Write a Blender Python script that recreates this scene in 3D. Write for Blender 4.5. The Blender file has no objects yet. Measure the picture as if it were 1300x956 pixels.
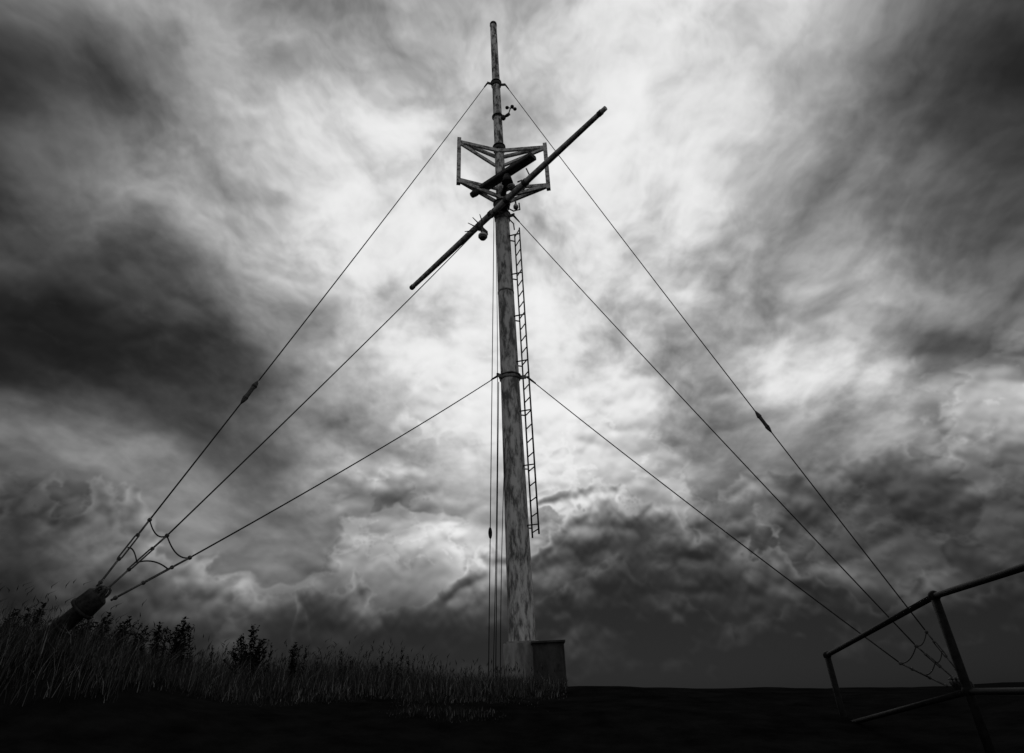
import bpy, math, random
import numpy as np
from mathutils import Vector as V, Matrix, noise as MN
random.seed(7); rng=np.random.default_rng(7)
sc=bpy.context.scene
# ------------------------------------------------------------------ camera
th=math.radians(30.5); ro=math.radians(2.9); f=800.0
F=V((0,math.cos(th),math.sin(th))); U0=V((0,-math.sin(th),math.cos(th))); R0=V((1,0,0))
R=R0*math.cos(ro)-U0*math.sin(ro); U=U0*math.cos(ro)+R0*math.sin(ro)
E=V((0,0,0.7))
cam=bpy.data.cameras.new("camera"); co=bpy.data.objects.new("camera",cam)
sc.collection.objects.link(co)
co.matrix_world=Matrix(((R.x,U.x,-F.x,E.x),(R.y,U.y,-F.y,E.y),(R.z,U.z,-F.z,E.z),(0,0,0,1)))
cam.sensor_width=36; cam.lens=36*f/1300; cam.shift_y=-45/1300
cam.clip_start=0.05; cam.clip_end=12000
sc.camera=co
# survey helpers (used to measure world positions of things from bearings)
def ray(px,py): return R*((px-650)/f)-U*((py-433)/f)+F
def proj(p):
    d=V(p)-E; return (650+f*d.dot(R)/d.dot(F),433-f*d.dot(U)/d.dot(F))
def atY(px,py,Y):
    r=ray(px,py); return E+r*(Y/r.y)
def atZ(px,py,Z):
    r=ray(px,py); return E+r*((Z-.7)/r.z)
MX,MY=-0.07,10.0
def mz(py):
    lo,hi=0.,25.
    for _ in range(40):
        m=(lo+hi)/2
        if proj((MX,MY,m))[1]>py: lo=m
        else: hi=m
    return lo
# ------------------------------------------------------------------ materials
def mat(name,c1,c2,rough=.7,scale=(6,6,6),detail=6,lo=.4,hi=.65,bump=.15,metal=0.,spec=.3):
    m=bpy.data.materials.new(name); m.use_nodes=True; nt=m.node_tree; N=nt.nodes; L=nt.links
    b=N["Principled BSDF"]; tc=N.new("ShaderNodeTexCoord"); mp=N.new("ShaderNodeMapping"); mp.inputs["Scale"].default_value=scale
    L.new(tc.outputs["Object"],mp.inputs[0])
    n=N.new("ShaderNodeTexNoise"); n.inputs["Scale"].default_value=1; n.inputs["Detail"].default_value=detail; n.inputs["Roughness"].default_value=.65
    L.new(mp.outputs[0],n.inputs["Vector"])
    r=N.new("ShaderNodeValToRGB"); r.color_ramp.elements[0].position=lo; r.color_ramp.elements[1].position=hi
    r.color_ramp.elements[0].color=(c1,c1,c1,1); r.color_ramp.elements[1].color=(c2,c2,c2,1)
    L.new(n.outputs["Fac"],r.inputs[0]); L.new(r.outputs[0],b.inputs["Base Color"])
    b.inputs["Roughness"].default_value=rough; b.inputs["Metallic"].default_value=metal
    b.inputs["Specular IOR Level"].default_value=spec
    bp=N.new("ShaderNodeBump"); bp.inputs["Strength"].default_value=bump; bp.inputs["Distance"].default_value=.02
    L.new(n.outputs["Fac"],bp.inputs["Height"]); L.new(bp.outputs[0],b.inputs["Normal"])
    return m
M_mast=mat("weathered_mast_paint",.11,.52,.85,(11,11,3.2),10,.41,.56,.35)
M_top=mat("flaking_topmast_paint",.05,.6,.8,(11,11,4),9,.42,.56,.3)
M_wood=mat("yard_timber",.12,.48,.8,(7,7,7),9,.36,.6,.3)
M_iron=mat("dark_iron",.02,.08,.7,(25,25,25),5,.35,.65,.3,spec=.2)
M_coll=mat("collar_iron",.05,.22,.75,(14,14,14),7,.38,.6,.3,spec=.2)
M_rail=mat("black_railing_paint",.005,.012,.7,(25,25,25),5,.35,.65,.2,spec=.05)
M_frame=mat("grey_bracket_paint",.10,.55,.7,(12,12,12),8,.38,.56,.2)
M_cable=mat("steel_cable",.012,.025,.7,(40,40,40),2,.4,.6,.1,spec=.1)
M_box=mat("cabinet_paint",.025,.055,.7,(7,7,3),8,.38,.62,.08,spec=.1)
M_conc=mat("pale_plinth",.12,.27,.85,(8,8,3),9,.38,.6,.2)
M_white=mat("pale_housing",.4,.65,.4,(12,12,12),4,.3,.6,.05)
M_glass=mat("lamp_glass",.03,.06,.15,(5,5,5),2,.3,.6,.0,spec=.6)
M_anch=mat("rusted_anchor_iron",.008,.04,.9,(18,18,18),8,.35,.65,.6,spec=.1)
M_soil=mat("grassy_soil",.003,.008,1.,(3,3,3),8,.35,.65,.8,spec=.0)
M_weed=mat("weed_leaf",.006,.016,.9,(9,9,9),3,.3,.7,.0,spec=.05)
def grassmat(name,stops):
    m=bpy.data.materials.new(name); m.use_nodes=True; nt=m.node_tree; N=nt.nodes; L=nt.links
    b=N["Principled BSDF"]; g=N.new("ShaderNodeNewGeometry")
    r=N.new("ShaderNodeValToRGB"); 
    for i,(p,c) in enumerate(stops):
        e=r.color_ramp.elements[i] if i<2 else r.color_ramp.elements.new(p)
        e.position=p; e.color=(c,c,c,1)
    L.new(g.outputs["Random Per Island"],r.inputs[0]); L.new(r.outputs[0],b.inputs["Base Color"])
    b.inputs["Roughness"].default_value=.9; b.inputs["Specular IOR Level"].default_value=.03
    return m
M_grass=grassmat("grass_blade",[(0,.015),(1,.24),(.6,.04),(.88,.09)])
# ------------------------------------------------------------------ mesh builder
class MB:
    def __init__(s): s.v=[];s.f=[];s.sm=[]
    def tube(s,pts,rad,n=10,cap=True,smooth=True):
        pts=[V(p) for p in pts]
        if not isinstance(rad,(list,tuple)): rad=[rad]*len(pts)
        up=None; base=len(s.v)
        for i,p in enumerate(pts):
            t=(pts[min(i+1,len(pts)-1)]-pts[max(i-1,0)]).normalized()
            if up is None:
                a=V((0,0,1)) if abs(t.z)<.9 else V((1,0,0)); up=(a-t*a.dot(t)).normalized()
            else: up=(up-t*up.dot(t)).normalized()
            w=t.cross(up)
            for k in range(n):
                an=2*math.pi*k/n; s.v.append(p+(up*math.cos(an)+w*math.sin(an))*rad[i])
        for i in range(len(pts)-1):
            for k in range(n):
                k2=(k+1)%n; s.f.append((base+i*n+k,base+i*n+k2,base+(i+1)*n+k2,base+(i+1)*n+k)); s.sm.append(smooth)
        if cap:
            s.f.append(tuple(base+k for k in range(n))[::-1]); s.sm.append(False)
            s.f.append(tuple(base+(len(pts)-1)*n+k for k in range(n))); s.sm.append(False)
    def box(s,c,x,y,z,hx,hy,hz,bev=.0):
        c=V(c);x=V(x).normalized();y=V(y).normalized();z=V(z).normalized();base=len(s.v)
        b=bev if bev else min(hx,hy)*.08
        ring=[(hx-b,-hy),(hx,-hy+b),(hx,hy-b),(hx-b,hy),(-hx+b,hy),(-hx,hy-b),(-hx,-hy+b),(-hx+b,-hy)]
        for q in (-hz,hz):
            for a,d in ring: s.v.append(c+x*a+y*d+z*q)
        for k in range(8):
            k2=(k+1)%8; s.f.append((base+k,base+k2,base+8+k2,base+8+k)); s.sm.append(False)
        s.f.append(tuple(base+k for k in range(8))[::-1]); s.f.append(tuple(base+8+k for k in range(8))); s.sm+=[False]*2
    def beam(s,a,b,w,h,up=(0,0,1)):
        a=V(a);b=V(b);z=(b-a).normalized();u=V(up);
        if abs(u.dot(z))>.98: u=V((1,0,0))
        x=z.cross(u).normalized();y=x.cross(z)
        s.box((a+b)/2,x,y,z,w/2,h/2,(b-a).length/2)
    def ball(s,c,r,sq=1,n=12,m=8,ax=(0,0,1)):
        c=V(c);z=V(ax).normalized()
        s.tube([c+z*(r*sq*-math.cos(math.pi*i/m)) for i in range(m+1)],[max(r*math.sin(math.pi*i/m),.0005) for i in range(m+1)],n)
    def obj(s,name,m,parent=None):
        me=bpy.data.meshes.new(name); me.from_pydata([tuple(p) for p in s.v],[],s.f); me.update()
        me.polygons.foreach_set("use_smooth",s.sm); me.materials.append(m)
        o=bpy.data.objects.new(name,me); sc.collection.objects.link(o)
        if parent: o.parent=parent
        return o
def empty(name):
    o=bpy.data.objects.new(name,None); o.empty_display_size=.2; sc.collection.objects.link(o); return o
def lerp(a,b,t): return V(a)*(1-t)+V(b)*t
def mp(z,dx=0,dy=0): return V((MX+dx,MY+dy,z))
# ------------------------------------------------------------------ terrain
AZ=[-180,-60,-39,-23,-3,12,31,60,180]; HH=[.9,1.36,1.28,1.12,.97,.87,.70,.66,.9]
FOOT=atY(50,817,5.9)
def sst(a,b,x):
    t=min(max((x-a)/(b-a),0),1); return t*t*(3-2*t)
def ground(x,y):
    r=math.hypot(x,y); az=math.degrees(math.atan2(x,y)); H=float(np.interp(az,AZ,HH))
    h=H*sst(1.5,9,r)
    q=(x-FOOT.x)**2+(y-FOOT.y)**2
    if q<9: h+=max(FOOT.z-.03-h,0)*math.exp(-q/.9)
    h+= -3.*sst(12,45,r)-9*sst(45,400,r)
    if r>600:
        k=sst(600,1800,r)
        h+=k*(20+16*MN.fractal(V((az*.06,r*.0008,3)),1.,2.,4))
    h+=.05*MN.fractal(V((x*.6,y*.6,0)),1.,2.,3)*sst(1,4,r)*(1 if r<60 else 3)
    return h
rs=[0.02]+list(np.geomspace(.6,6000,130)); na=360
g=MB()
for r in rs:
    for k in range(na):
        a=2*math.pi*k/na; x,y=r*math.sin(a),r*math.cos(a); g.v.append(V((x,y,ground(x,y))))
for i in range(len(rs)-1):
    for k in range(na):
        k2=(k+1)%na; g.f.append((i*na+k,(i+1)*na+k,(i+1)*na+k2,i*na+k2)); g.sm.append(True)
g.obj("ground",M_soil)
# ------------------------------------------------------------------ mast
mast=empty("signal_mast")
zb=ground(MX,MY)-.15
zt1=mz(268); ztop=mz(31)
b=MB()
zs=[zb,1.4,2.2,3.5,5.8,7.5,9,zt1]; 
b.tube([mp(z) for z in zs],[.205,.2,.195,.185,.165,.155,.145,.135],32)
b.obj("lower_mast",M_mast,mast)
b=MB(); zs=np.linspace(zt1-.6,ztop,9)
b.tube([mp(z) for z in zs],[.115,.113,.108,.104,.1,.096,.092,.088,.085],24)
b.obj("topmast",M_top,mast)
def collar(b,z,r,h=.1,lugs=()):
    b.tube([mp(z-h/2),mp(z-h/2+.01),mp(z+h/2-.01),mp(z+h/2)],[r,r+.012,r+.012,r],28)
    b.tube([mp(z+h/2),mp(z+h/2+.02)],[r+.028,r+.028],28)
    for a in lugs:
        d=V((math.sin(a),math.cos(a),0)); b.beam(mp(z)+d*r,mp(z)+d*(r+.12),.025,.07)
zc1,zc2,zc3,zc4=mz(481),mz(277),mz(190),mz(108)
b=MB()
collar(b,zc1,.172,.07,(math.radians(-130),math.radians(100)))
collar(b,zc2,.15,.14,(math.radians(-130),math.radians(110),0.3,3.5))
for py in (372,): z=mz(py); r_=.2-.0075*(z-1.4)*.95; b.tube([mp(z-.02),mp(z+.02)],[r_+.003,r_+.003],28)
b.obj("mast_bands",M_coll,mast)
b=MB()
collar(b,zc3,.118,.12); collar(b,mz(262),.155,.1)
collar(b,zc4,.105,.12,(math.radians(-110),math.radians(90)))
collar(b,mz(232),.13,.05); collar(b,mz(150),.105,.04)
b.tube([mp(ztop-.06),mp(ztop+.02)],[.095,.09],24)
b.obj("collars",M_iron,mast)
b=MB()
def wing(b,ptop,pbot,zt,zbm):
    d=(ptop-mp(ptop.z)); d.z=0; d.normalize(); s=V((-d.y,d.x,0))
    b.beam(ptop+V((0,0,.1)),pbot-V((0,0,.1)),.09,.085,up=d)
    for sg in (-1,1):
        b.beam(ptop,mp(zt)+s*sg*.1+d*.02,.05,.08)
        b.beam(pbot,mp(zbm)+s*sg*.1+d*.02,.05,.08)
    b.beam(ptop-V((0,0,.03)),mp(zt-.36)+d*.1,.05,.065)
    b.beam(pbot+V((0,0,.03)),mp(zbm+.34)+d*.1,.05,.065)
wing(b,atY(583,180,9.85),atY(582,229,9.85),mz(196),mz(255))
wing(b,atY(692,187,9.85),atY(696,236,9.85),mz(196),mz(255))
b.obj("head_frames",M_frame,mast)
# yard
b=MB(); yz=9.62
A=atZ(769,137,yz); B=atZ(522,366,yz)
ts=[0,.03,.2,.42,.6,.8,.97,1]
b.tube([lerp(A,B,t) for t in ts],[.042,.046,.056,.068,.068,.062,.055,.05],18)
b.obj("yard",M_wood,mast)
b=MB()
for t,r_ in ((.015,.052),(.33,.075),(.42,.08),(.5,.08),(.985,.062)):
    p=lerp(A,B,t); q=lerp(A,B,t+.012); b.tube([p,q],[r_,r_],18)
yc=lerp(A,B,.42)
b.beam(yc+V((0,0,.03)),mp(yc.z+.08),.12,.12); 
b.beam(lerp(A,B,.33),mp(yz+.55,0,-.1),.03,.03); b.beam(lerp(A,B,.5),mp(yz+.55,0,-.1),.03,.03)
b.obj("yard_fittings",M_iron,mast)
# radar scanner bar
b=MB(); C=atZ(612,240,10.35); D=atZ(677,198,10.35)
dv=(D-C).normalized(); side=V((-dv.y,dv.x,0))
b.box((C+D)/2,side,V((0,0,1)),dv,.10,.055,(D-C).length/2,.02)
b.tube([(C+D)/2-V((0,0,.28)),(C+D)/2-V((0,0,.07))],[.12,.07],14)
b.beam((C+D)/2-V((0,0,.26)),mp(10.1),.1,.05)
b.obj("radar_scanner",M_iron,mast)
b=MB()
q=atY(602,246,9.95); b.tube([q-dv*.07,q+dv*.03,C],[.065,.08,.05],12)
p=atY(640,148,9.9); b.beam(mp(p.z,.05,-.05),p+V((.1,0,.02)),.03,.03)
b.tube([p+V((.08,0,0)),p+V((.16,0,.28))],.014,8)
for dx,dz in ((.08,.3),(.2,.33),(.26,.24)):
    q=p+V((dx,0,dz)); b.ball(q,.045,.8)
    b.tube([p+V((.16,0,.28)),q],.01,6)
b.ball(p+V((-.02,-.02,-.06)),.06,1.2)
b.tube([p+V((.0,0,-.02)),p+V((.12,-.1,-.04))],[.03,.04],10)
b.obj("wind_sensors",M_iron,mast)
b=MB(); w=MB()
def domecam(px,py,Y,r=.075):
    c=atY(px,py,Y); w.tube([c+V((0,0,.0)),c+V((0,0,.05)),c+V((0,0,.1))],[r*1.15,r*1.15,r*.6],14)
    b.ball(c,r,.95); b.tube([c+V((0,0,.08)),c+V((0,0,.2)),c+V((-.08,.1,.26))],.018,8)
domecam(649,238,9.6); domecam(663,238,9.55,.065); domecam(613,301,9.75,.08)
domecam(655,264,9.6,.045)
w.obj("camera_housings",M_white,mast); b.obj("camera_domes",M_glass,mast)
b=MB()
for px,py,ex,ey in ((604,288,594,283),(600,293,590,294),(608,284,600,276),(606,290,596,299),(612,281,609,272)):
    b.tube([atY(612,290,9.8),atY(px,py,9.8),atY(ex,ey,9.75)],[.03,.014,.008],7)
b.beam(atY(606,286,9.8),atY(618,297,9.8),.12,.06)
b.tube([atY(640,262,9.7),atY(652,268,9.6),atY(660,266,9.6),atY(659,258,9.65)],.015,7)
b.tube([atY(640,272,9.7),atY(652,284,9.6),atY(653,292,9.7)],.013,7)
b.tube([atY(664,232,9.6),atY(672,222,9.6),atY(668,214,9.65)],.015,7)
b.obj("aerials_and_conduit",M_iron,mast)
# ladder
b=MB(); z0,z1=mz(682),mz(296)
r1=V((MX+.235,10.1,0)); r2=V((MX+.335,9.86,0))
b.tube([r1+V((0,0,z0)),r1+V((0,0,z1))],.014,8); b.tube([r2+V((0,0,z0)),r2+V((0,0,z1))],.014,8)
z=z0+.08
while z<z1:
    b.tube([r1+V((0,0,z)),r2+V((0,0,z))],.011,6); z+=.25
for i in range(7):
    z=z0+.15+i*(z1-z0-.3)/6; b.beam(mp(z,.1,.05),r1+V((0,0,z)),.03,.012); b.beam(mp(z,.1,-.08),r2+V((0,0,z)),.03,.012)
b.obj("ladder",M_iron,mast)
b=MB(); zg=ground(MX,MY)
b.box((MX+.0,10,zg+.19),(1,0,0),(0,1,0),(0,0,1),.27,.27,.4,.03)
b.box((MX+.0,10,zg+.605),(1,0,0),(0,1,0),(0,0,1),.23,.23,.012,.03)
b.obj("base_plinth",M_conc,mast)
# ------------------------------------------------------------------ cabinet
cab=empty("equipment_cabinet")
pl=atY(675,817,9.55); pr=atY(717,819,9.55); cx=(pl.x+pr.x)/2; w_=(pr.x-pl.x)/2; zt=pl.z; zb2=ground(cx,9.7)-.1
b=MB(); b.box((cx,9.7,(zt+zb2)/2),(1,0,0),(0,1,0),(0,0,1),w_-.01,.16,(zt-zb2)/2,.012); b.obj("body",M_box,cab)
b=MB(); b.box((cx,9.69,zt+.012),(1,0,0),(0,1,0),(0,0,1),w_+.01,.19,.012,.01); b.obj("lid",M_box,cab)
b=MB(); b.box((cx,9.535,(zt+zb2)/2),(1,0,0),(0,1,0),(0,0,1),w_-.035,.006,(zt-zb2)/2-.05,.003)
b.box((cx+w_*.6,9.52,zt-.3),(1,0,0),(0,1,0),(0,0,1),.012,.01,.04,.003); b.obj("door",M_box,cab)
# ------------------------------------------------------------------ guys
GR=.0085
def guy(a,s,e,shk=None,sag=.05):
    g_=empty("guy_wire"); b=MB(); a=V(a);s=V(s);e=V(e)
    pts=[]
    for i in range(25):
        t=i/24; p=lerp(a,s,t); p.z-=sag*4*t*(1-t); pts.append(p)
    b.tube(pts,GR,7); b.obj("cable",M_cable,g_)
    b=MB(); d=(s-a).normalized()
    b.tube([a,a+d*.22],[.022,.014],8)
    if shk is not None:
        p=lerp(a,s,shk); p.z-=sag*4*shk*(1-shk)
        b.tube([p-d*.2,p-d*.13,p-d*.03,p+d*.03,p+d*.13,p+d*.2],[.01,.03,.026,.026,.03,.01],10)
        b.ball(p-d*.1,.036); b.ball(p+d*.1,.034)
    L=(e-s).length; u=(e-s)/L; sd=u.cross(V((0,0,1))).normalized()
    b.ball(s,.022)
    b.tube([s,s+u*L*.25],.010,8)
    for k in (-1,1): b.tube([s+u*L*.22,s+u*L*.27+sd*.022*k,s+u*L*.6+sd*.022*k,s+u*L*.65],.008,6)
    b.tube([s+u*L*.6,e],.010,8)
    for t in (.25,.62,.95): b.ball(s+u*L*t,.02)
    b.obj("turnbuckle",M_iron,g_)
    return g_
def chainline(name,pts,sag,par):
    b=MB(); 
    for a,c in zip(pts[:-1],pts[1:]):
        P=[]
        for i in range(13):
            t=i/12;p=lerp(a,c,t);p.z-=sag*4*t*(1-t);P.append(p)
        b.tube(P,.007,6)
    return b.obj(name,M_cable,par)
tl=mp(zc4,-.22,-.05); ml=mp(zc2,-.2,-.12); bl=mp(zc1,-.2,-.15)
tr=mp(zc4,.22,0); mr=mp(zc2,.24,-.05); br=mp(zc1,.3,-.05)
ls=[atY(190,660,6.4),atY(212,680,6.45),atY(241,708,6.5)]
le=[atY(124,744,5.95),atY(130,753,5.9),atY(141,762,5.9)]
def frac(a,s,px):
    lo,hi=0,1
    left=proj(s)[0]<proj(a)[0]
    for _ in range(30):
        m=(lo+hi)/2; x=proj(lerp(a,s,m))[0]
        if (x>px)==left: lo=m
        else: hi=m
    return lo
g0=guy(tl,ls[0],le[0],frac(tl,ls[0],318),.06); guy(ml,ls[1],le[1],None,.05); guy(bl,ls[2],le[2],None,.05)
chainline("tie_wire",ls,.07,g0); chainline("tie_wire",[lerp(ls[0],le[0],.45),lerp(ls[1],le[1],.5),lerp(ls[2],le[2],.3)],-.04,g0)
rs_=[atY(1176,802,8.6),atY(1163,820,8.6),atY(1143,842,8.7)]
re_=[atY(1216,852,8.6),atY(1212,862,8.6),atY(1204,872,8.6)]
g1=guy(tr,rs_[0],re_[0],frac(tr,rs_[0],968),.06); guy(mr,rs_[1],re_[1],None,.05); guy(br,rs_[2],re_[2],None,.05)
chainline("tie_wire",rs_,.05,g1); chainline("tie_wire",[lerp(rs_[i],re_[i],.5) for i in range(3)],.04,g1)
# anchors
def anchor(head,foot,r,ext,name="guy_anchor_post"):
    o=empty(name); b=MB(); d=(foot-head).normalized()
    b.tube([head-d*.06,head-d*.02,head+d*.1,head+d*.15,foot,foot+d*ext],[r*.6,r*1.2,r*1.3,r*.85,r,r*1.1],14)
    b.tube([head+d*.11,head+d*.135],[r*1.45,r*1.45],14)
    b.tube([lerp(head,foot,.6),lerp(head,foot,.65)],[r*1.12,r*1.12],14)
    b.obj("post",M_anch,o)
    b=MB(); s=d.cross(V((0,0,1))).normalized(); 
    for k in (-.05,0,.05):
        c=head-d*.06+s*k
        P=[c+(-d*math.cos(t)*.055+s.cross(d)*math.sin(t)*.035) for t in np.linspace(0,2*math.pi,13)]
        b.tube(P,.012,7)
    b.obj("shackles",M_iron,o); return o
anchor(atY(121,759,5.9),atY(52,818,5.9),.082,.15)
anchor(atY(1218,868,8.6),atY(1250,890,8.9),.07,.5)
# halyards
hal=empty("halyard_rope"); b=MB(); gz=ground(-.5,10)
def rope(b,a,c,bow,r=.007):
    P=[]
    for i in range(25):
        t=i/24;p=lerp(a,c,t);p+=V((bow*4*t*(1-t),0,0));P.append(p)
    b.tube(P,r,6); return P
P=rope(b,mp(zc2-.15,-.17,-.2),mp(gz,-.49,-.25),.0); b.ball(P[18],.03,3)
rope(b,mp(zc2-.3,-.14,-.22),mp(gz,-.43,-.25),.05,.006)
rope(b,mp(zc1-.1,-.2,-.1),mp(gz,-.40,-.1),.0); rope(b,mp(zc1-1.2,-.12,-.2),mp(gz,-.33,-.2),-.02,.006)
b.obj("ropes",M_cable,hal)
# ------------------------------------------------------------------ railing
ra=empty("metal_railing")
PA=atY(1050,832,6.0); PB=atY(1186,757,4.1); PC=atY(1300,720,3.1); PD=PC+(PC-PB)*2.2
b=MB()
b.tube([PA,PB],.017,14); b.tube([PB,PC,PD],.017,14)
dn=V((0,0,-.5)); b.tube([PA+dn,PB+dn],.016,14); b.tube([PB+dn,PC+dn,PD+dn],.016,14)
b.obj("rails",M_rail,ra)
b=MB()
for p in (PA,PB,PC+(PC-PB)*.9,PD):
    gz=ground(p.x,p.y); b.tube([V((p.x,p.y,min(gz,p.z-1)-.1)),V((p.x,p.y,p.z))],.025,14)
    b.ball(p,.033); b.ball(p+dn,.033)
b.obj("posts",M_rail,ra)
# ------------------------------------------------------------------ grass
def make_grass():
    vs=[];fs=[];nv=0
    def blades(n,az0,az1,ra0,ra1,hfun,wd):
        nonlocal nv
        az=np.radians(rng.uniform(az0,az1,n)); r=np.sqrt(rng.uniform(ra0**2,ra1**2,n))
        x=r*np.sin(az); y=r*np.cos(az)
        for i in range(n):
            X,Y=float(x[i]),float(y[i])
            if (X-MX)**2+(Y-10)**2<.12: continue
            H=hfun(math.degrees(az[i]),r[i],X,Y)*random.uniform(.4,1.25)
            if H<.02: continue
            z=ground(X,Y)-.01; th_=random.uniform(0,6.283); ln=random.uniform(.05,.65)*H
            dx,dy=math.cos(th_)*ln+H*.12,math.sin(th_)*ln; ph=random.uniform(0,6.283); w=wd*random.uniform(.6,1.2)*(.6+.05*r[i])
            wx,wy=math.cos(ph)*w,math.sin(ph)*w
            vs.extend([(X-wx,Y-wy,z),(X+wx,Y+wy,z),(X-wx*.8+dx*.25,Y-wy*.8+dy*.25,z+H*.5),(X+wx*.8+dx*.25,Y+wy*.8+dy*.25,z+H*.5),(X+dx,Y+dy,z+H*(1 if ln<.3*H else .86))])
            fs.extend([(nv,nv+1,nv+3,nv+2),(nv+2,nv+3,nv+4)]); nv+=5
            if random.random()<.06 and H>.14:
                tx,ty,tz=X+dx*.8,Y+dy*.8,z+H*1.12; s=.005*(.5+.07*r[i]);l=random.uniform(.04,.08)
                vs.extend([(X,Y,z),(X+.003,Y,z),(tx,ty,tz),(tx-s,ty,tz+l*.4),(tx+s,ty,tz+l*.4),(tx,ty+s,tz+l*.5),(tx+dx*.3,ty,tz+l)])
                fs.extend([(nv,nv+1,nv+2),(nv+2,nv+3,nv+5),(nv+2,nv+5,nv+4),(nv+3,nv+6,nv+5),(nv+4,nv+5,nv+6)]); nv+=7
    def hf(az,r,X,Y):
        base=np.interp(az,[-62,-40,-25,-10,-3,1,4,50],[.38,.35,.30,.23,.17,.12,.04,.03])
        n=MN.noise(V((X*.9,Y*.9,5.)))+.5*MN.noise(V((X*2.5,Y*2.5,1.)))
        return float(base)*(1+.8*n)*sst(6.3,8.0,r+.8*n+(1. if az<-30 else 0))
    blades(68000,-62,3,6.0,12,hf,.003)
    blades(3500,-62,-28,5.2,7.,lambda a,r,X,Y: .26 if (X-FOOT.x)**2+(Y-FOOT.y)**2<1.6 else 0,.003)
    me=bpy.data.meshes.new("grass"); me.from_pydata(vs,[],fs); me.update(); me.materials.append(M_grass)
    o=bpy.data.objects.new("grass",me); sc.collection.objects.link(o)
make_grass()
# ------------------------------------------------------------------ weeds
def weed_mesh(seed,stems,lean,leafl,lmin=.6,bush=False):
    rd=random.Random(seed); b=MB()
    def leaf(p,d,l,w):
        d=d.normalized(); s=d.cross(V((0,0,1)));
        if s.length<.05: s=V((1,0,0))
        s.normalize(); s=(s+V((rd.uniform(-.5,.5),rd.uniform(-.5,.5),rd.uniform(-.6,.6)))).normalized(); k=len(b.v)
        b.v+= [p,p+d*l*.4+s*w,p+d*l-V((0,0,l*.2)),p+d*l*.4-s*w]; b.f.append((k,k+1,k+2,k+3)); b.sm.append(False)
    for i in range(stems):
        a=i*2.4+rd.uniform(-.4,.4); q=lean*rd.uniform(.1,1.); L=(1-.55*(q/lean)**2*(1-lmin)/.5)*rd.uniform(.85,1.) if i else 1.
        L=max(L,.35)
        if i==0: q=.04
        P=[]
        for j in range(9):
            t=j/8; P.append(V((math.cos(a)*(q*t**1.4+.02),math.sin(a)*(q*t**1.4+.02),L*t)))
        b.tube(P,[.010*(1-.6*j/8) for j in range(9)],5)
        for j in range(int((60 if bush else 75)*L)):
            t=rd.uniform(.12,1); k=min(int(t*8),7); p=lerp(P[k],P[k+1],t*8-k)
            an=rd.uniform(0,6.28); d=V((math.cos(an),math.sin(an),rd.uniform(.2,1.2)))
            leaf(p,d,leafl*rd.uniform(.6,1.4)*(1.2-.7*t),leafl*.17)
        for j in range(5):
            t=rd.uniform(.5,.98); k=min(int(t*8),7); p=lerp(P[k],P[k+1],t*8-k); an=rd.uniform(0,6.28)
            e=p+V((math.cos(an)*.06,math.sin(an)*.06,rd.uniform(.04,.11))); b.tube([p,e],.004,4)
            for m in range(8):
                leaf(e+V((rd.uniform(-.02,.02),rd.uniform(-.02,.02),rd.uniform(-.05,.03))),V((rd.uniform(-1,1),rd.uniform(-1,1),rd.uniform(.0,1.5))),.04,.014)
    me=bpy.data.meshes.new("weed_plant"); me.from_pydata([tuple(p) for p in b.v],[],b.f); me.update(); me.materials.append(M_weed)
    return me
WM=[weed_mesh(1,19,.42,.14,.35,True),weed_mesh(2,3,.16,.13),weed_mesh(3,5,.28,.14,.5),weed_mesh(4,1,.08,.12),weed_mesh(5,2,.12,.12),weed_mesh(8,4,.24,.15,.5),weed_mesh(9,7,.34,.14,.4)]
def weed(px,py,Y,k,wide=1.):
    p=atY(px,py,Y); g_=ground(p.x,p.y)-.02; h=max(p.z-g_,.1)
    o=bpy.data.objects.new("weed_plant",WM[k]); sc.collection.objects.link(o)
    o.location=(p.x,p.y,g_); o.rotation_euler=(0,0,random.uniform(0,6.28)); o.scale=(h*wide,h*wide,h)
weed(322,793,7.3,0,1.0); weed(342,820,7.4,4,1.); weed(301,830,7.2,1,.8)
for px,py,Y,k in ((5,790,6.,5),(20,774,6.4,5),(34,770,6.7,1),(50,766,6.9,5),(62,788,7.0,4),(80,798,7.2,6),(98,792,7.2,5),(112,781,7.1,5),(124,795,7.1,1),(134,778,7.1,5),(150,790,7.1,6),(163,783,7.1,5),(174,795,7.1,1),
  (184,795,7,5),(205,791,6.9,5),(214,801,6.9,1),(226,795,7,5),(238,785,7,5),(247,797,7.2,4),(268,823,7.4,4),(375,816,7.6,5),(386,824,7.6,4),(402,836,8,4),(436,828,8,4),(444,834,8.1,4),
  (484,828,8.2,4),(497,836,8.2,1),(508,826,8.2,4),(520,834,8.4,4),(560,846,8.8,3),(590,850,9,3),(610,846,9,3),(640,853,9.3,3),(630,847,9.2,3)):
    weed(px,py,Y,k,1.)
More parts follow.
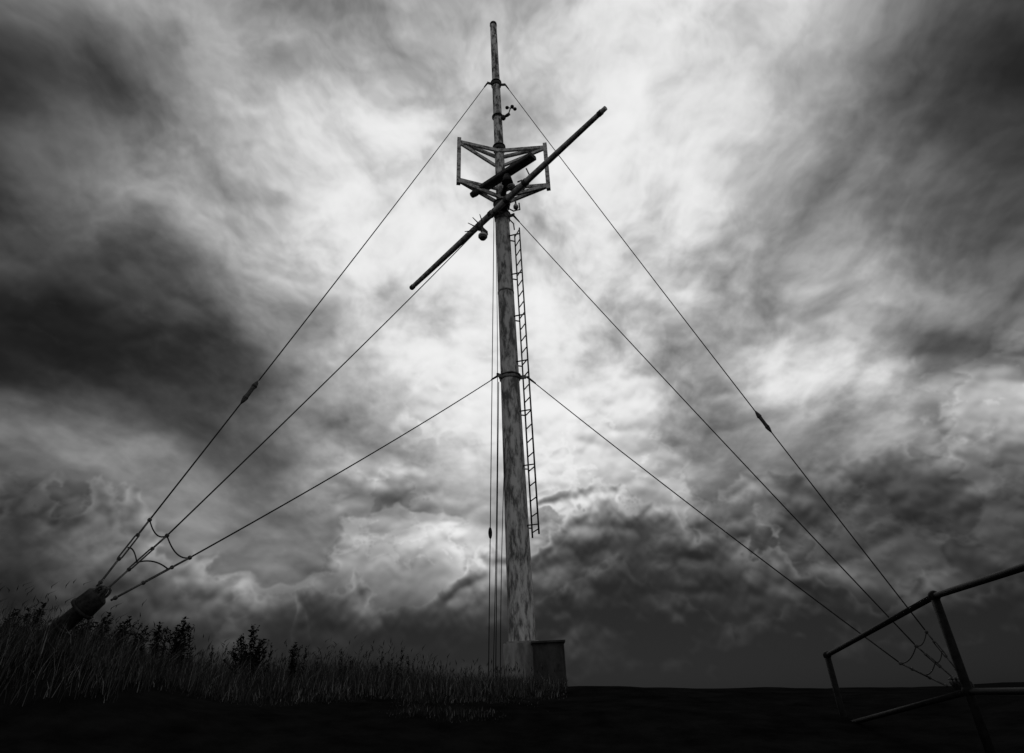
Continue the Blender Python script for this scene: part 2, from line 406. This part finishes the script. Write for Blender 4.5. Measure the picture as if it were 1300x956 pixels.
# ------------------------------------------------------------------ sky : overcast cloud panorama computed as a field over directions
ys=np.array([0,100,200,300,400,450,500,550,600,650,700,750,800,850,900],float)
T="""105,110,125,130,150,170,190,198,200,185,150,125,95,60
60,75,100,140,175,198,198,200,192,168,125,105,75,45
70,100,140,165,190,208,208,212,198,162,130,100,60,60
75,90,120,165,200,208,215,230,226,190,150,130,110,85
40,40,60,110,160,190,205,225,222,195,160,150,140,110
35,35,45,90,145,183,198,212,210,195,195,180,75,90
45,50,55,80,135,175,190,198,202,175,190,205,160,145
95,90,85,70,60,60,70,88,106,125,145,163,178,180,185,178,170,150,140,135,140,145,125,115,120,130,135
95,100,110,110,105,95,80,82,114,134,148,163,178,165,148,150,150,150,140,130,115,95,75,70,80,90,95
70,85,95,110,120,120,115,118,125,138,148,163,180,158,115,108,95,108,100,112,92,78,60,68,80,75,70
55,75,95,105,110,115,118,118,112,120,130,148,162,88,76,66,57,72,76,86,80,70,60,70,66,58,52
48,58,68,82,92,95,86,80,68,66,76,88,78,48,58,50,40,54,64,68,54,46,54,50,45,40,36
40,42,46,50,55,60,55,42,36,40,40,42,36,38,56,52,36,44,48,44,52,48,36,35,33,30,27
30,30,32,34,36,36,35,32,29,30,30,34,36,38,38,34,30,33,34,36,38,34,32,31,29,26,24
27,27,27,28,28,28,28,27,26,26,26,28,30,30,30,28,26,26,26,27,28,27,26,25,24,23,22"""
T=[[float(v) for v in l.split(',')] for l in T.split('\n')]
T=np.array([r if len(r)==27 else list(np.interp(np.arange(27)*50,np.arange(14)*100,r)) for r in T])
T=np.array([[np.interp(y,ys,T[:,i]) for i in range(27)] for y in np.arange(0,901,50)])
T=np.pad(T,3,mode='edge')
WD,HT=4096,2048; NU=2048; J0=967
f32=np.float32
phi=-(((np.arange(NU)+.5)/WD)-.5)*2*math.pi; elv=((np.arange(J0,HT)+.5)/HT-.5)*math.pi
ce,se=np.cos(elv)[:,None],np.sin(elv)[:,None]
DX=(np.cos(phi)[None,:]*ce).astype(f32); DY=(np.sin(phi)[None,:]*ce).astype(f32); DZ=(se+0*DX).astype(f32)
nr=np.random.default_rng(11)
G=nr.random(64**3).astype(f32)
def vnoise(x,y,z):
    xi=np.floor(x).astype(np.int32); yi=np.floor(y).astype(np.int32); zi=np.floor(z).astype(np.int32)
    fx=x-xi; fy=y-yi; fz=z-zi
    fx=fx*fx*fx*(fx*(fx*6-15)+10); fy=fy*fy*fy*(fy*(fy*6-15)+10); fz=fz*fz*fz*(fz*(fz*6-15)+10)
    x0=(xi&63);x1=((xi+1)&63);y0=(yi&63)<<6;y1=((yi+1)&63)<<6;z0=(zi&63)<<12;z1=((zi+1)&63)<<12
    def L4(zz):
        a=G[x0+y0+zz]; a=a+(G[x1+y0+zz]-a)*fx; b=G[x0+y1+zz]; b=b+(G[x1+y1+zz]-b)*fx
        return a+(b-a)*fy
    a=L4(z0); return a+(L4(z1)-a)*fz
def rotm(k):
    q=np.random.default_rng(100+k).normal(size=(3,3)); q,_=np.linalg.qr(q); return q.astype(f32)
def fbm(P,s,octv,gain=.5,seed=0,bil=False):
    x,y,z=P; tot=0; am=1.
    for o in range(octv):
        m=rotm(seed*10+o)*f32(s*2.03**o); of=(seed*7.3+o*3.7)
        n=vnoise(x*m[0,0]+y*m[0,1]+z*m[0,2]+f32(of),x*m[1,0]+y*m[1,1]+z*m[1,2]+f32(of*1.7),x*m[2,0]+y*m[2,1]+z*m[2,2]+f32(of*.3))
        tot=tot+am*(np.abs(2*n-1) if bil else n); am*=gain
    return tot
def nrm(a): return np.clip((a-a.mean())/a.std(),-2.6,2.6)
def box(a,r,ax):
    k=2*r+1; p=[(0,0),(0,0)]; p[ax]=(r+1,r); c=np.cumsum(np.pad(a,p,mode='edge').astype(np.float64),axis=ax)
    sl1=[slice(None)]*2; sl2=[slice(None)]*2; sl1[ax]=slice(k,None); sl2[ax]=slice(0,-k)
    return ((c[tuple(sl1)]-c[tuple(sl2)])/k).astype(f32)
def blur(a,r): 
    for _ in range(2): a=box(box(a,r,0),r,1)
    return a
def up(a,n): return np.concatenate([a[n:],np.repeat(a[-1:],n,0)],0)
def ss(a,b_,x):
    t=np.clip((x-a)/(b_-a),0,1); return t*t*(3-2*t)
D0=(DX,DY,DZ)
wx=nrm(fbm(D0,4.5,6,.5,1)); wy=nrm(fbm(D0,4.5,6,.5,2)); wz=nrm(fbm(D0,4.5,6,.5,3))
a_=f32(.015)
ex,ey,ez=DX+wx*a_,DY+wy*a_,DZ+wz*a_
dR=ex*R.x+ey*R.y+ez*R.z; dU=ex*U.x+ey*U.y+ez*U.z; dF=np.maximum(ex*F.x+ey*F.y+ez*F.z,.12)
gx=np.clip((650+f*dR/dF)/50,-1,27)+3; gy=np.clip((433-f*dU/dF)/50,-1,19)+3
ix=np.floor(gx).astype(int); iy=np.floor(gy).astype(int); tx=gx-ix; ty=gy-iy
def wcub(t):
    b0=((1-t)**3)/6; b1=(3*t**3-6*t**2+4)/6; b2=(-3*t**3+3*t**2+3*t+1)/6; b3=t**3/6
    c0=-.5*t**3+t**2-.5*t; c1=1.5*t**3-2.5*t**2+1; c2=-1.5*t**3+2*t**2+.5*t; c3=.5*t**3-.5*t**2
    return [.5*p+.5*q for p,q in ((b0,c0),(b1,c1),(b2,c2),(b3,c3))]
wxs,wys=wcub(tx),wcub(ty); base=0
for j in range(4):
    for i in range(4):
        base=base+wys[j]*wxs[i]*T[np.clip(iy-1+j,0,T.shape[0]-1),np.clip(ix-1+i,0,T.shape[1]-1)]
base=(base/255).astype(f32)
# high layer on a flat plane, combed along the wind
zz=np.maximum(DZ,0)+f32(.18)
PX,PY=(DX/zz+wx*f32(.016)).astype(f32),(DY/zz*f32(.85)+wy*f32(.016)).astype(f32); PZ=(0*PX+f32(.37))
n1=nrm(fbm((PX,PY,PZ),2.6,8,.57,4)); n2=nrm(fbm((PX,PY,PZ),6.5,7,.6,5)); n3=nrm(fbm((PX*f32(1.3),PY*f32(.5),PZ),5.,7,.6,6))
nb=nrm(fbm((PX,PY,PZ),4.,7,.55,12,True)); rb=nrm(blur(nb,1)-up(blur(nb,1),8))
hi=ss(.05,.42,DZ)*.8+.2
# low cumulus
q_=f32(.004)
LP=(DX+wx*q_,DY+wy*q_,(DZ+wz*q_)*f32(1.6))
hl=nrm(fbm(LP,9.,8,.5,7,True)); cv=nrm(fbm(LP,5.,5,.5,8)); hs=nrm(fbm(LP,16.,7,.55,9,True))
h=.85*cv+.5*hl; c=ss(-.1,.30,h)
c2=ss(-.1,.28,-.7*cv+.7*hs)
bl_=blur(c,3); Dp=blur(c,26); topl=np.clip(bl_-up(bl_,11),0,1); bl2=blur(c2,3); topl2=np.clip(bl2-up(bl2,8),0,1)
rel=nrm(blur(hl,1)-up(blur(hl,1),6))
low=1-ss(15,27,np.degrees(np.arcsin(np.clip(DZ,-1,1)))+5*cv)
# three nearer cumulus banks with lobed tops
bear=(gx-3)*50; hgt=(gy-3)*50
def bank(xs,yt,lob,seed,s):
    l=nrm(fbm((DX,DY,DZ),s,8,.5,seed,True))
    t=hgt-np.interp(bear,xs,yt)-lob*l
    A=ss(-4,6,t); rim=A*np.exp(-np.clip(t,0,400)/24.); rl=nrm(blur(l,1)-up(blur(l,1),6))
    return A,rim,rl,t
A1,R1,L1,t1=bank([-400,330,375,400,440,490,530,575,600,640,680,720,770,830,900,960,1040,1120,1200,1320,1800],
                 [1000,900,830,760,738,752,770,735,672,668,640,612,618,650,705,690,715,735,720,745,760],17,31,11.)
A2,R2,L2,t2=bank([-400,560,640,700,760,820,900,980,1060,1140,1230,1320,1800],
                 [1100,870,800,735,725,740,785,770,790,800,770,790,800],14,33,13.)
A3,R3,L3,t3=bank([-400,-50,40,110,190,260,330,400,450,1800],[700,690,660,640,668,690,720,770,900,1200],15,35,11.)
A4,R4,L4_,t4=bank([-400,820,880,950,1020,1100,1180,1260,1340,1800],[1200,760,640,606,590,560,575,548,560,600],16,37,10.)
bg1=-.22*A1+.62*R1+.13*L1*A1+.12*np.exp(-np.clip(-t1,0,400)/60.)*(1-A1)*(bear>330)
bg2=-.16*A2+.50*R2+.10*L2*A2
bg3=-.10*A3+.34*R3+.09*L3*A3
bg4=(-.14*A4+.30*R4+.09*L4_*A4)*(1-.8*A1)
lowv=.26*(.5-c)-.10*(Dp-.5)+.45*topl+.26*topl2+.06*rel-.11*(c2-.5)
gain=1+hi*(.11*n1+.065*n2+.05*n3+.028*rb)*(1-.5*low)+low*lowv*(1-.45*np.maximum(A1,A3))+(1-low)*(.012*rel-.03*(c-.5))+bg1+bg2+bg3+bg4
d_=base*np.maximum(gain,.1)
d_=(d_-.45)*1.13+.44
d_=np.where(d_>.74,.74+.20*np.tanh((d_-.74)/.20),d_); d_=np.maximum(d_,.06)
back=.58+.04*n1
kf=ss(-.02,.3,DY)
d_=d_*kf+back*(1-kf)
lin=(d_**2.2).astype(f32)
full=np.full((HT,WD),.02,f32); full[J0:,:NU]=lin; full[J0:,NU:]=(.58+.04*n1[:,::-1])**2.2
img=bpy.data.images.new("overcast_sky",WD,HT,float_buffer=True,alpha=False)
try: img.colorspace_settings.name='Linear Rec.709'
except Exception: pass
buf=np.ones((HT,WD,4),f32); buf[:,:,0]=full; buf[:,:,1]=full; buf[:,:,2]=full
img.pixels.foreach_set(buf.ravel()); img.update(); img.pack()
W=bpy.data.worlds.new("sky"); sc.world=W; W.use_nodes=True; nt=W.node_tree; N=nt.nodes; L=nt.links
bg=N["Background"]; et=N.new("ShaderNodeTexEnvironment"); et.image=img; et.interpolation='Cubic'
sky=N.new("ShaderNodeTexSky"); sky.sky_type='NISHITA'; sky.sun_disc=False; sky.sun_elevation=math.radians(42); sky.sun_rotation=math.radians(5)
bw=N.new("ShaderNodeRGBToBW"); L.new(sky.outputs[0],bw.inputs[0])
m1=N.new("ShaderNodeVectorMath"); m1.operation='SCALE'; L.new(et.outputs[0],m1.inputs[0]); m1.inputs[3].default_value=10.
m2=N.new("ShaderNodeMath"); m2.operation='MULTIPLY'; L.new(bw.outputs[0],m2.inputs[0]); m2.inputs[1].default_value=.02
m3=N.new("ShaderNodeVectorMath"); m3.operation='ADD'; L.new(m1.outputs[0],m3.inputs[0]); L.new(m2.outputs[0],m3.inputs[1])
L.new(m3.outputs[0],bg.inputs[0]); bg.inputs[1].default_value=.1
# ------------------------------------------------------------------ sun (veiled, behind the bright cloud)
sl=bpy.data.lights.new("sun",'SUN'); sl.energy=.6; sl.angle=math.radians(20); sl.color=(1,.99,.98)
so=bpy.data.objects.new("sun",sl); sc.collection.objects.link(so)
sd=V((math.sin(math.radians(5))*math.cos(math.radians(42)),math.cos(math.radians(5))*math.cos(math.radians(42)),math.sin(math.radians(42))))
so.rotation_euler=(sd).to_track_quat('Z','Y').to_euler(); so.location=(0,0,30)
vs=sc.view_settings; vs.view_transform='Standard'; vs.look='None'; vs.exposure=0; vs.gamma=1
